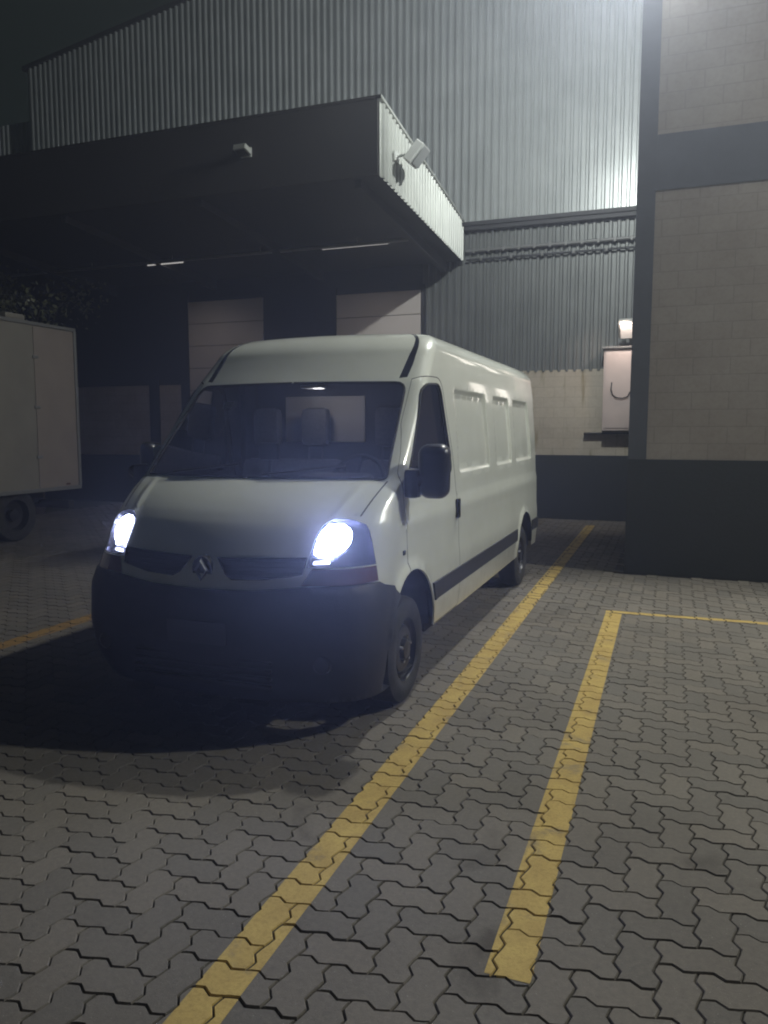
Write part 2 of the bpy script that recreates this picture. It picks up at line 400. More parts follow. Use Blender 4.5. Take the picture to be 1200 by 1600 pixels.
bulb = densify(rnd([(.650, 1.055), (.655, 1.165), (.685, 1.212), (.765, 1.222), (.822, 1.185), (.834, 1.12), (.800, 1.075), (.765, 1.062), (.748, 1.035), (.700, 1.050)], .02), fx, .02)
blow = densify(rnd([(.655, 1.003), (.752, 1.008), (.745, 1.028), (.66, 1.022)], .008), fx, .02)
tail = densify([uv(4.03, .95), uv(4.17, .95), uv(4.17, 1.35), uv(4.03, 1.35)], lambda a, b: (a, b), .05)
doorg = shrink(door, .007); hoodg = None
rdoor = densify([uv(4.08, .45), uv(4.99, .45), uv(4.99, 2.2), uv(4.20, 2.2)], lambda a, b: (a, b), .06); rdoorg = shrink(rdoor, .007)
# draw the seam round the hood as a thin band just outside its side edge
seam = densify([(.838, 1.258), (.846, 1.256), (.902, 1.445), (.893, 1.445)], fx, .03)
loops = dict(ws=ws, hood=hood, lens=lens, ind=ind, grl=grl, bump=bump, door=door, doorg=doorg, dwin=dwin, archF=archF, archR=archR, rub=rub, rub2=rub2, groove=groove, tail=tail, rdoor=rdoor, rdoorg=rdoorg, seam=seam, bulb=bulb, blow=blow)
for i, p in enumerate(pans):
    loops['pan%d' % i] = p; loops['pin%d' % i] = shrink(p, .012); loops['pit%d' % i] = shrink(p, .034)
DMAX = DK[-1]
pts = []; edges = []
def add_loop(P):
    k = len(pts); n = len(P)
    for x, y in P: pts.append(Vector((min(max(x, 0), DMAX), min(max(y, .2), VTOP))))
    for i in range(n): edges.append((k+i, k+(i+1) % n))
for P in loops.values(): add_loop(P)
add_loop([(0, .2)]+[(DMAX*i/180, .2) for i in range(1, 180)]+[(DMAX, .2)]+[(DMAX, .2+(VTOP-.2)*i/50) for i in range(1, 50)]+[(DMAX*(180-i)/180, VTOP) for i in range(181)]+[(0, VTOP-(VTOP-.2)*i/50) for i in range(1, 50)])
vrows = [.2+.045*i for i in range(47)]+[1.19, 1.205, 1.22, 1.24, 1.26]+[2.30+.03*i for i in range(11)]
drows = [DMAX*i/150 for i in range(1, 150)]+[.74+.42*i/16 for i in range(17)]+[.46+.28*i/16 for i in range(16)]+[6.3+.11*i/5 for i in range(6)]
for V in vrows:
    for D in drows: pts.append(Vector((D+.0007*math.sin(V*77), V+.0007*math.sin(D*91))))
for c in (.95, 1.03, 1.08):
    for A in (AF, AR):
        for q in circd(A, c): pts.append(Vector(q))
cv, ce, cf, *_ = delaunay_2d_cdt(pts, edges, [], 0, 1e-5)
print('cdt', len(cv), len(cf))
def sstep(t): t = min(max(t, 0), 1); return t*t*(3-2*t)
def dist_in(p, P):
    """distance from a point inside to the outline"""
    d = 9
    for i in range(len(P)):
        ax, ay = P[i-1]; bx, by = P[i]; vx, vy = bx-ax, by-ay; t = ((p[0]-ax)*vx+(p[1]-ay)*vy)/(vx*vx+vy*vy+1e-12); t = min(max(t, 0), 1)
        d = min(d, math.hypot(p[0]-ax-vx*t, p[1]-ay-vy*t))
    return d
box_of = {k: (min(p[0] for p in P), max(p[0] for p in P), min(p[1] for p in P), max(p[1] for p in P)) for k, P in loops.items()}
def inside(p, k):
    b = box_of[k]; return b[0] <= p[0] <= b[1] and b[2] <= p[1] <= b[3] and pip(p, loops[k])
def region(p):
    D, V = p
    if inside(p, 'archF') or inside(p, 'archR'): return None
    if inside(p, 'bump'): return 'bumper'
    if D > u2d(2.0) and V < .372 and D > archF[0][0]-.45: return None
    if V < .372 and D > archF[22][0]: return None
    for k in ('ws', 'bulb', 'blow', 'lens', 'ind', 'grl', 'seam', 'groove', 'dwin', 'rub', 'rub2', 'hood'):
        if inside(p, k): return k
    if inside(p, 'door'): return 'door' if inside(p, 'doorg') else 'gap'
    if inside(p, 'tail'): return 'tail'
    if inside(p, 'rdoor') and not inside(p, 'rdoorg'): return 'gap'
    return 'body'
D3 = {}
def place(p):
    U = d2u(p[0]); V = min(max(p[1], .2), VTOP); q = vp(U, V); off = 0
    for i in range(3):
        if inside(p, 'pan%d' % i): off -= .020*sstep(dist_in(p, loops['pan%d' % i])/.034)
    if 2 <= U <= 3:
        for A in (AF, AR):
            r = math.hypot(q.y-A[0], q.z-A[1])
            if r < A[2]*1.12 and q.z > .37: off += .016*sstep((A[2]*1.12-r)/(A[2]*.09))
        if V > 1.13 and V < 1.20: off += .006*math.sin((V-1.13)/.07*math.pi)      # crease under the belt line
    if U < 1.2 and 1.05 < q.z < 1.45:
        t = (q.z-1.05)/.4; off += .009*math.exp(-((q.x-(.655+.11*t))/.028)**2)*math.sin(math.pi*min(max(t, 0), 1))**.5
    return q+vnorm(U, V)*off if off else q
base = [place(p) for p in cv]; nrm = [vnorm(d2u(p[0]), p[1]) for p in cv]
regs = {}
for f in cf:
    c = (sum(cv[i][0] for i in f)/3, sum(cv[i][1] for i in f)/3); r = region(c)
    if r: regs.setdefault(r, []).append(f)
VANX, VANY = -2.535, 3.72
van = empty('panel_van', (VANX, VANY, 0))
tag(van, 'white high-roof panel van with lit headlights parked on the pavers', 'van')
def orient(vs, f, ref):
    a, b, c = [vs[i] for i in f]; n = (b-a).cross(c-a)
    return f if n.dot(ref) >= 0 else f[::-1]
def shell(name, groups, mats, sides=(1, -1), off=0., parent=van, skirt=0.):
    """one mesh out of regions of the skin, mirrored where both sides are asked for"""
    VS, FS, MI = [], [], []
    for s in sides:
        idx = {}
        def gi(i):
            if i not in idx:
                p = base[i]+nrm[i]*off; idx[i] = len(VS); VS.append(Vector((p.x*s if abs(p.x) > 1e-5 else 0, p.y, p.z)))
            return idx[i]
        for mi, rs in enumerate(groups):
            for r in rs:
                cnt = {}
                for f in regs.get(r, []):
                    g = [gi(i) for i in f]; n = sum((nrm[i] for i in f), Vector()); FS.append(orient(VS, g, Vector((n.x*s, n.y, n.z)))); MI.append(mi)
                    for a, b in ((f[0], f[1]), (f[1], f[2]), (f[2], f[0])): cnt[(min(a, b), max(a, b))] = cnt.get((min(a, b), max(a, b)), 0)+1
                if skirt:
                    for (a, b), c in cnt.items():
                        if c == 1 and not (abs(base[a].x) < 1e-4 and abs(base[b].x) < 1e-4):
                            k = len(VS)
                            for i in (a, b):
                                p = base[i]+nrm[i]*(off-skirt); VS.append(Vector((p.x*s, p.y, p.z)))
                            FS.append([gi(a), gi(b), k+1, k]); MI.append(mi)
    me = bpy.data.meshes.new(name)
    me.from_pydata(VS, [], FS)
    for m in mats: me.materials.append(m)
    me.polygons.foreach_set('material_index', MI); me.polygons.foreach_set('use_smooth', [True]*len(FS))
    if len(sides) == 2:
        bm = bmesh.new(); bm.from_mesh(me); bmesh.ops.remove_doubles(bm, verts=bm.verts, dist=2e-5); bm.to_mesh(me); bm.free()
    me.update(); me.set_sharp_from_angle(angle=R(50))
    o = bpy.data.objects.new(name, me); COL.objects.link(o); o.parent = parent; return o
# roof lid
ring = [vp(d2u(DMAX*i/120), VTOP) for i in range(121)]
lid = MB(); NK = 8; fy = ring[0].y; ry = ring[-1].y
for s in (1, -1):
    vs = []
    for k in range(NK+1):
        t = k/NK
        for q in ring:
            sp = Vector((0, min(max(q.y, fy+.55), ry-.55), q.z+.035)); w = q.lerp(sp, t)
            vs.append(((w.x)*s, w.y, q.z+.035*(1-(1-t)**2)))
    fs = []
    for k in range(NK):
        for i in range(120):
            a = k*121+i; f = [a, a+1, a+122, a+121]; fs.append(f if s > 0 else f[::-1])
    lid.add(vs, fs)
bodyo = shell('body', [['body'], ['gap', 'seam'], ['groove']], [M['white'], M['seam'], M['gloss']])
lid.build('roof', M['white'], van, True, 60)
shell('hood', [['hood']], [M['white']], skirt=.015)
shell('windshield', [['ws']], [M['glass']], off=-.004)
shell('bumper', [['bumper']], [M['plastic']], off=.012, skirt=.06)
for s in (1, -1):
    d = shell('door', [['door']], [M['white']], (s,), skirt=.012)
    shell('window', [['dwin']], [M['glass']], (s,), off=-.010, parent=d)
    # handle
    h = MB(); h.box(.993, 1.022, 1.985, 2.055, 1.085, 1.235, .012); 
    if s < 0: h.v = [(-x, y, z) for x, y, z in h.v]
    h.build('handle', M['trim'], d, True)
    hl = shell('headlight', [['lens', 'bulb', 'blow']], [M['lens']], (s,), off=.002)
    shell('reflector', [['lens', 'bulb', 'blow']], [M['reflector']], (s,), off=-.040, parent=hl, skirt=-.036)
    shell('bulb', [['bulb']], [M['beam'] if s > 0 else M['beamfar']], (s,), off=-.014, parent=hl)
    shell('bulb', [['blow']], [M['beam2']], (s,), off=-.014, parent=hl)
    shell('indicator_light', [['ind']], [M['orange']], (s,), off=.001, skirt=.02)
    g = shell('grille', [['grl']], [M['plastic']], (s,), off=-.02, skirt=-.03)
    sl = MB()
    for q in range(4):
        z = .93+q*.027; xs = [x/20*.5+.13+(.03 if q < 1 else 0) for x in range(21)]
        P = [vp(d2u(fx(x, z)[0]), z) for x in xs]; sl.tube([(s*p.x, p.y+.012, p.z) for p in P], .005, 5)
    sl.build('slat', M['plastic'], g, True)
    shell('rub_strip', [['rub', 'rub2']], [M['plastic']], (s,), off=.014, skirt=.018)
    shell('tail_light', [['tail']], [M['redlamp']], (s,), off=.008, skirt=.01)
# seal of the windshield
def ringtube(P, off, s=1):
    return [((lambda q: (q.x*s, q.y, q.z))(vp(d2u(max(p[0], 0)), p[1])+vnorm(d2u(max(p[0], 0)), p[1])*off)) for p in P]
t = MB(); wsr = [p for p in ws if p[0] > 0]; t.tube(ringtube(wsr, .001), .009, 6); t.tube(ringtube(wsr, .001, -1), .009, 6); t.build('windshield_seal', M['seam'], van, True)
for s in (1, -1):
    t = MB(); t.tube(ringtube(dwin+dwin[:1], .0, s), .009, 6); t.build('window_seal', M['seam'], van, True)
    # mirror: arm, housing
    m_ = MB(); m_.box(.975, 1.075, .80, .90, 1.335, 1.52, .03); m_.tube([(1.04, .85, 1.44), (1.12, .87, 1.47)], [.05, .045], 10)
    if s < 0: m_.v = [(-x, y, z) for x, y, z in m_.v]
    mo = m_.build('wing_mirror', M['trim'], van, True, 50)
    bm = bmesh.new(); bmesh.ops.create_cube(bm, size=1)
    for v in bm.verts:
        zt = v.co.z; v.co = Vector((v.co.x*(.205 if zt > 0 else .19)+1.155, v.co.y*.15+.885, v.co.z*.35+1.508))
        if v.co.y < .885 and zt > 0: v.co.z -= .02
    bmesh.ops.bevel(bm, geom=bm.edges[:], offset=.066, segments=6, profile=.5, affect='EDGES')
    if s < 0:      # the far mirror is folded back
        for v in bm.verts: v.co = Vector((1.045+(v.co.y-.885)*.9, 1.00+(v.co.x-1.155), v.co.z))
    for v in bm.verts: v.co.x *= s
    bm.verts.ensure_lookup_table(); hb = MB(); hb.add([v.co for v in bm.verts], [[v.index for v in f.verts] for f in bm.faces]); bm.free()
    hb.build('mirror_housing', M['trim'], mo, True, 60)
    gl = MB(); gl.box(1.08, 1.225, .958, .9635, 1.37, 1.64, 0)
    if s < 0: gl.v = [(-(1.045-(y-.885)*.9), 1.0+(x-1.155), z) for x, y, z in gl.v]
    gl.build('mirror_glass', M['chrome'], mo)
    # side repeater and small things
    rp = MB(); rp.box(.985, 1.008, .735, .775, .985, 1.015, .006)
    if s < 0: rp.v = [(-x, y, z) for x, y, z in rp.v]
    rp.build('side_repeater', M['trim'], van, True)
# emblem: the diamond on its painted V
em = MB(); zc, yc = .950, .028
o_ = [(0, .072), (.050, 0), (0, -.072), (-.050, 0)]; i_ = [(0, .040), (.027, 0), (0, -.040), (-.027, 0)]
for (A, B, ya, yb) in ((o_, [(x*.82, z*.82) for x, z in o_], .012, -.006), ([(x*.82, z*.82) for x, z in o_], i_, -.006, .010)):
    vs = [(x, yc+ya, zc+z) for x, z in A]+[(x, yc+yb, zc+z) for x, z in B]
    em.add(vs, [[k, (k+1) % 4, 4+(k+1) % 4, 4+k] for k in range(4)])
em.build('emblem', M['emblem'], van)
eb = MB(); ring_ = [(.066*math.cos(2*math.pi*k/28), .082*math.sin(2*math.pi*k/28)) for k in range(28)]
eb.add([(x, yc+.014, zc+z) for x, z in ring_]+[(x*1.06, yc+.05, zc+z*1.06) for x, z in ring_], [[k, (k+1) % 28, 28+(k+1) % 28, 28+k] for k in range(28)]+[list(range(28))]); eb.build('emblem_backing', M['plastic'], van)
pl = MB(); pl.box(-.20, .20, -.034, -.026, .535, .665, .002); pl.build('licence_plate', M['plate'], van)
# lower bumper details: air intake, fog lamp pockets, step
bi = MB()
for q in range(4): bi.box(-.46, .46, -.012+q*.004, .03, .30+q*.045, .318+q*.045, .004)
bi.build('air_intake', M['trim'], van, True)
for s in (1, -1):
    fg = MB(); c = vp(d2u(fx(.74, .45)[0]), .45); fg.lathe([(.001, -.012), (.045, -.012), (.055, -.004), (.058, .02)], (s*c.x, c.y-.012, .45), 'Y', 20); fg.build('fog_lamp', M['glassdark'] if 'glassdark' in M else M['trim'], van, True)
# wipers
for x0, x1, z1 in ((-.62, -.10, 1.53), (.10, .62, 1.53)):
    w = MB(); a = vp(d2u(fx(abs(x0), 1.475)[0]), 1.475); 
    P = []
    for k in range(9):
        x = x0+(x1-x0)*k/8; z = 1.472+(z1-1.472)*k/8; q = vp(d2u(fx(abs(x), z)[0]), z)+vnorm(d2u(fx(abs(x), z)[0]), z)*.014; P.append((x, q.y, q.z))
    w.tube(P, .009, 6); w.build('wiper', M['trim'], van, True)
st = MB(); cs = [(-.505, 1.965), (-.425, 1.965), (-.425, 1.915), (-.505, 1.915)]
st.add([(x, vp(d2u(fx(-x, z)[0]), z).y+.010, z) for x, z in cs], [[0, 1, 2, 3]]); st.build('windshield_sticker', M['sticker'], van)
st = MB(); P = [(x, vp(d2u(fx(-x, z)[0]), z).y+.012, z) for x, z in [(-.40, 1.96), (-.405, 1.72)]]; st.tube(P, .003, 5); st.build('windshield_antenna', M['plate'], van)
# wheels and wells
def wheel(y, s):
    w = empty('wheel', (s*.875, y, .345)); w.parent = van
    t = MB(); t.lathe([(.205, -.095), (.235, -.108), (.30, -.108), (.335, -.09), (.345, -.06), (.345, .06), (.335, .09), (.30, .108), (.235, .108), (.205, .095)], (0, 0, 0), 'X', 56)
    for k in range(56):       # tread lugs
        th = 2*math.pi*k/56; rot = Matrix.Rotation(th, 3, 'X')
        for xx in (-.07, -.02, .03): t.box(xx, xx+.04, -.011, .011, .338, .3475, 0, 0, rot, (0, 0, 0)) if False else None
    t.build('tyre', M['rubber'], w, True, 40)
    r = MB(); r.lathe([(.208, .095*s), (.204, .07*s), (.188, .05*s), (.165, .045*s), (.15, .075*s), (.10, .085*s), (.07, .07*s), (.06, .10*s), (.001, .105*s)], (0, 0, 0), 'X', 48)
    r.lathe([(.208, .095*s), (.206, -.09*s)], (0, 0, 0), 'X', 48)
    rim = r.build('rim', M['rim'], w, True, 40)
    for k in range(5):
        th = 2*math.pi*k/5+.3; n = MB(); n.lathe([(.011, .07*s), (.011, .102*s), (.001, .105*s)], (0, .085*math.cos(th), .085*math.sin(th)), 'X', 8); n.build('wheel_nut', M['chrome'], rim, True)
    for k in range(10):
        n = MB(); th = 2*math.pi*k/10; n.lathe([(.016, .066*s), (.013, .072*s), (.001, .0725*s)], (0, .172*math.cos(th), .172*math.sin(th)), 'X', 10)
        n.build('rim_hole', M['seam'], rim, True)
for y in (.89, 4.93):
    for s in (1, -1): wheel(y, s)
for A in (AF, AR):
    for s in (1, -1):
        ww = MB(); n = 24; vs = []
        for k in range(n+1):
            th = math.pi*(.0+1.0*k/n)
            for x in (.60, .975): vs.append((s*x, A[0]+(A[2]+.012)*math.cos(th), A[1]+(A[2]+.012)*math.sin(th)))
        ww.add(vs, [[2*k, 2*k+1, 2*k+3, 2*k+2] for k in range(n)])
        ww.add([(s*.60, A[0], A[1])]+[vs[2*k] for k in range(n+1)], [[0, k+1, k+2] for k in range(n)])
        ww.build('wheel_well', M['seam'], van)
un = MB(); un.box(-.93, .93, 1.40, 4.45, .33, .40); un.box(-.60, .60, .12, 5.8, .24, .42); un.box(-.9, .9, 5.45, 5.82, .33, .42); un.build('underbody', M['seam'], van)
# cab interior
ds = MB(); ds.box(-.88, .88, .86, 1.22, 1.02, 1.34, .06); ds.box(-.66, .66, .74, 1.0, 1.28, 1.40, .03); ds.box(.22, .66, .80, 1.16, 1.30, 1.47, .05); ds.build('dashboard', M['dash'], van, True)
def seat(x, w):
    s_ = empty('seat', (x, 1.62, .45)); s_.parent = van
    a = MB(); a.box(-w/2, w/2, -.25, .24, .27, .45, .06); a.build('seat_base', M['seat'], s_, True)
    a = MB(); a.box(-w/2, w/2, .18, .33, .40, 1.10, .07, rot=Matrix.Rotation(R(-12), 3, 'X'), org=(0, .2, .4)); a.build('backrest', M['seat'], s_, True)
    n = 1 if w < .7 else 2
    for k in range(n):
        a = MB(); xx = 0 if n == 1 else (-.22+.44*k); a.box(xx-.12, xx+.12, 0.30, .41, 1.18, 1.49, .054)
        a.tube([(xx-.06, .34, 1.0), (xx-.06, .35, 1.22)], .008, 6); a.tube([(xx+.06, .34, 1.0), (xx+.06, .35, 1.22)], .008, 6)
        a.build('headrest', M['seat'], s_, True)
seat(.46, .52); seat(-.40, .92)
sw = MB(); c = Vector((.46, 1.30, 1.40)); rot = Matrix.Rotation(R(62), 3, 'X'); P = [c+rot @ Vector((.20*math.cos(2*math.pi*k/32), .20*math.sin(2*math.pi*k/32), 0)) for k in range(33)]
sw.tube(P, .015, 8, caps=False)
for a in (90, 210, 330): sw.tube([c+rot @ Vector((.19*math.cos(R(a)), .19*math.sin(R(a)), 0)), c], .013, 6)
sw.tube([c, c+Vector((0, -.22, -.14))], .03, 8); sw.build('steering_wheel', M['dash'], van, True)
ph = MB(); ph.tube([(-.12, 1.06, 1.38), (-.125, 1.11, 1.55)], .012, 6); ph.box(-.20, -.05, 1.09, 1.11, 1.55, 1.67, .008); ph.build('phone_holder', M['trim'], van, True)
bk = MB(); bk.box(-.86, .86, 2.20, 2.22, .45, 2.38, 0); bk.build('cargo_bulkhead', M['dash'], van)
bk = MB(); bk.box(-.56, .17, 2.175, 2.198, 1.66, 2.04, .01); bk.build('bulkhead_panel', M['bulkhead'], van, True)
for s in (1, -1):
    pi = MB(); pi.box(s*.86-.03, s*.86+.03, 1.98, 2.20, .45, 2.3, .02); pi.build('door_pillar', M['dash'], van, True)

dl = MB(); dl.box(-.08, .08, 1.50, 1.62, 2.07, 2.10, .01); dl.build('fill_dome_housing', M['fill_dome'], van, True)
l_ = bpy.data.lights.new('cab_fill_light', 'POINT'); l_.energy = 2.0; l_.color = (1, .93, .88); l_.shadow_soft_size = .05  # added fill with a made-up housing, brightens the panel behind the seats
o_ = bpy.data.objects.new('cab_fill_light', l_); COL.objects.link(o_); o_.parent = van; o_.location = (0, 1.66, 2.03)

# ================================================================== warehouse behind
WY = 15.5
def brick_mat(name, c1, c2, mortar, scale, stains=None):
    m = bpy.data.materials.new(name); m.use_nodes = True; nt = m.node_tree; b = nt.nodes['Principled BSDF']
    tc = nd(nt, 'ShaderNodeTexCoord'); mp = nd(nt, 'ShaderNodeMapping'); mp.inputs['Rotation'].default_value = (R(90), 0, 0)
    sep = nd(nt, 'ShaderNodeSeparateXYZ'); com = nd(nt, 'ShaderNodeCombineXYZ'); nt.links.new(tc.outputs['Object'], sep.inputs[0]); nt.links.new(sep.outputs[0], com.inputs[0]); nt.links.new(sep.outputs[2], com.inputs[1])
    br = nd(nt, 'ShaderNodeTexBrick'); nt.links.new(com.outputs[0], br.inputs['Vector'])
    br.inputs['Color1'].default_value = (*c1, 1); br.inputs['Color2'].default_value = (*c2, 1); br.inputs['Mortar'].default_value = (*mortar, 1)
    br.inputs['Scale'].default_value = 1; br.inputs['Brick Width'].default_value = .40; br.inputs['Row Height'].default_value = .20; br.inputs['Mortar Size'].default_value = .008
    br.inputs['Mortar Smooth'].default_value = .4; br.inputs['Bias'].default_value = 0
    c = mixc(nt, ramp(nt, noise(nt, 1.1, 7, .6), .3, .75), br.outputs['Color'], mixc(nt, 1., br.outputs['Color'], (.74, .70, .66, 1), 'MULTIPLY'))
    c = mixc(nt, ramp(nt, noise(nt, 22, 6, .7), .45, .8), c, mixc(nt, 1., c, (.84, .82, .80, 1), 'MULTIPLY'))
    if stains:      # vertical run-off stains
        cs = nd(nt, 'ShaderNodeCombineXYZ'); mu = nd(nt, 'ShaderNodeMath'); mu.operation = 'MULTIPLY'; mu.inputs[1].default_value = .12
        nt.links.new(sep.outputs[0], cs.inputs[0]); nt.links.new(sep.outputs[2], mu.inputs[0]); nt.links.new(mu.outputs[0], cs.inputs[1])
        s1 = ramp(nt, noise(nt, 4.2, 4, .6, cs.outputs[0]), .57, .68)
        c = mixc(nt, s1, c, mixc(nt, .6, c, (*stains, 1)))
    nt.links.new(c, b.inputs['Base Color']); b.inputs['Roughness'].default_value = .85
    bp = nd(nt, 'ShaderNodeBump'); bp.inputs['Strength'].default_value = .18; bp.inputs['Distance'].default_value = .004; bp.invert = True
    nt.links.new(br.outputs['Fac'], bp.inputs['Height']); nt.links.new(bp.outputs[0], b.inputs['Normal'])
    return m
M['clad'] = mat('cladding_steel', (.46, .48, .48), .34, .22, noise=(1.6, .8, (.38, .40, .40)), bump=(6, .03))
M['clad_shaded'] = mat('cladding_steel_shaded', (.19, .198, .195), .5, .3, noise=(1.6, .6, (.135, .142, .14)))  # darker copy of the steel, shade below the ledge put into the colour
M['fascia'] = mat('fascia_paint', (.046, .041, .040), .7, noise=(1.2, .7, (.04, .038, .036)))
M['fascia_side'] = mat('fascia_steel', (.46, .47, .44), .45, .3, noise=(3, .5, (.34, .35, .33)))
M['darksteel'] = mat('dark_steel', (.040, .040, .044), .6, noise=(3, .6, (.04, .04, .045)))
M['bluegrey'] = mat('bluegrey_paint', (.085, .092, .115), .75, noise=(2.5, .6, (.065, .07, .085)), bump=(35, .12))
M['basepaint'] = mat('base_paint', (.026, .029, .034), .8, noise=(2.2, .6, (.020, .025, .026)), bump=(30, .2))
M['wallback'] = brick_mat('plastered_block', (.54, .49, .41), (.50, .455, .385), (.44, .40, .33), 1, (.20, .16, .06))
M['wallleft'] = brick_mat('pale_block', (.56, .50, .45), (.53, .47, .42), (.46, .41, .37), 1)
M['blocks'] = brick_mat('painted_block', (.35, .315, .295), (.332, .298, .28), (.29, .262, .245), 1)
M['dockdoor'] = mat('dock_door', (.62, .56, .53), .7, noise=(1.5, .5, (.54, .49, .46)))
M['galv'] = mat('galvanised', (.5, .5, .5), .4, .8)
M['cabinet'] = mat('cabinet_paint', (.62, .52, .49), .5, noise=(3, .5, (.50, .42, .40)))
M['lampbody'] = mat('lamp_housing', (.55, .56, .54), .45, .2)

wh = empty('warehouse', (-7, WY, 0)); tag(wh, 'tall ribbed metal warehouse with dock canopy wall behind the van', 'building')
def P_(o, par=wh):      # parts are made in world coordinates; keep them so under the parent
    o.parent = par; o.matrix_parent_inverse = Matrix.Translation(-Vector(par.location)); return o
def corr(xa, xb, z0f, z1f, y, period=.15, depth=.034, dirx=True, xfix=0):
    """trapezoid ribbed sheet; z limits are functions of the run coordinate"""
    m = MB(); n0 = int((xb-xa)/period)+1; prof = [(0, 0), (.50, 0), (.62, 1), (.88, 1), (1., 0)]; xs = []
    for k in range(n0):
        for t, d in prof[:-1]:
            x = xa+(k+t)*period
            if x <= xb: xs.append((x, d))
    vs = []
    for x, d in xs:
        if dirx: vs += [(x, y-d*depth, z0f(x)), (x, y-d*depth, z1f(x))]
        else: vs += [(xfix+d*depth, x, z0f(x)), (xfix+d*depth, x, z1f(x))]
    fs = [[2*k, 2*k+2, 2*k+3, 2*k+1] for k in range(len(xs)-1)]
    m.add(vs, fs); return m
gab = lambda x: 10.45+.158*(x+14.97)
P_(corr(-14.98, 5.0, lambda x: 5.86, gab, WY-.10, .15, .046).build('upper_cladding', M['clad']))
P_(corr(-4.93, 3.0, lambda x: 2.90, lambda x: 5.86, WY, .15, .040).build('lower_cladding', M['clad_shaded']))
P_(corr(-24, -15.0, lambda x: 5.86, lambda x: 9.45, WY+.3).build('side_bay_cladding', M['clad']))
w = MB(); w.box(-15.1, 5.2, WY+.02, WY+.3, 5.8, 10.3); w.build('t', M['darksteel']) if False else None
bw = MB(); bw.add([(-15, WY+.05, 2.6), (5.2, WY+.05, 2.6), (5.2, WY+.05, gab(5.2)), (-15, WY+.05, gab(-15))], [[0, 1, 2, 3]])
bw.add([(-15, WY+.05, 0), (-15, WY+30, 0), (-15, WY+30, 10.45), (-15, WY+.05, 10.45)], [[0, 1, 2, 3]])
bw.add([(-24.5, WY+.36, 0), (-15, WY+.36, 0), (-15, WY+.36, 9.4), (-24.5, WY+.36, 9.4)], [[0, 1, 2, 3]])
P_(bw.build('wall_backing', M['darksteel']))
tr = MB(); n = 40
for k in range(2):
    tr.box(-15.08, 5.2, WY-.17, WY-.06, 0, .10)
tr.v = [(x, y, gab(x)+z-.02) for x, y, z in tr.v[:8]]; tr.f = tr.f[:6]; tr.m = tr.m[:6]
P_(tr.build('gable_trim', M['darksteel']))
lg = MB(); lg.box(-4.05, 3.0, WY-.20, WY-.002, 5.78, 5.855); lg.box(-4.05, 3.0, WY-.16, WY-.002, 5.70, 5.777); P_(lg.build('ledge_beam', M['darksteel']))
ms = MB(); ms.box(-4.93, 3.0, WY-.02, WY+.04, 1.27, 2.93); P_(ms.build('masonry_wall', M['wallback']))
bs = MB(); bs.box(-24, 3.0, WY-.035, WY+.03, -.02, 1.16); bs.box(-4.93, 3.0, WY-.03, WY+.03, 1.16, 1.268); P_(bs.build('painted_base', M['basepaint']))
lf = MB(); lf.box(-24, -11.76, WY-.02, WY+.04, 1.161, 2.82); lf.box(-11.48, -10.85, WY-.02, WY+.04, 1.161, 2.82); P_(lf.build('masonry_wall', M['wallleft']))
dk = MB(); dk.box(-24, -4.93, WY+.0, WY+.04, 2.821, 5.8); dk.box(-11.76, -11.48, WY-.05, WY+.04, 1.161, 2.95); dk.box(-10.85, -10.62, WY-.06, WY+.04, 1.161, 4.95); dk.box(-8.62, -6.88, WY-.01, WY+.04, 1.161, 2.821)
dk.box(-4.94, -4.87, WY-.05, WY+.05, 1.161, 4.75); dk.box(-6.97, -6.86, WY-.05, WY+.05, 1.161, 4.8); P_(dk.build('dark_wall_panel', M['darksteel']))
for xa, xb, zt, lb in ((-6.85, -4.955, 4.64, 'right dock door'), (-10.6, -8.65, 4.70, 'left')):
    d = MB(); n = 7; hh = (zt-1.17)/n
    for k in range(n): d.box(xa, xb, WY-.06, WY-.012, 1.17+k*hh+.006, 1.17+(k+1)*hh-.006, .006)
    P_(d.build('dock_door', M['dockdoor']))
M['galv2'] = mat('galvanised_dull', (.16, .16, .16), .6, .4)
# service pipes across the lower cladding
def pipe_thing(label, x0, x1, z, r, brk, y=WY-.1):
    t = empty('wall_pipe', (x0, y, z)); tag(t, label, 'pipe', 'pipes on the warehouse wall')
    m = MB(); m.tube([(0, 0, 0), (x1-x0, 0, 0)], r, 10); m.build('pipe', M['galv2'] if r > .03 else M['darksteel'], t, True)
    for k in range(int((x1-x0)/brk)):
        b = MB(); xx = (k+.5)*brk; b.box(xx-.02, xx+.02, -r*1.2, .075, -r*1.35, r*1.35, .004); b.build('bracket', M['galv2'], t)
M['galv2'] = mat('galvanised_dull', (.22, .22, .22), .6, .5)
pipe_thing('upper grey pipe running under the ledge of the metal wall', -3.98, 2.0, 5.31, .035, .30)
pipe_thing('lower thin dark pipe under the grey pipe on the metal wall', -3.98, 2.0, 5.14, .022, .60)
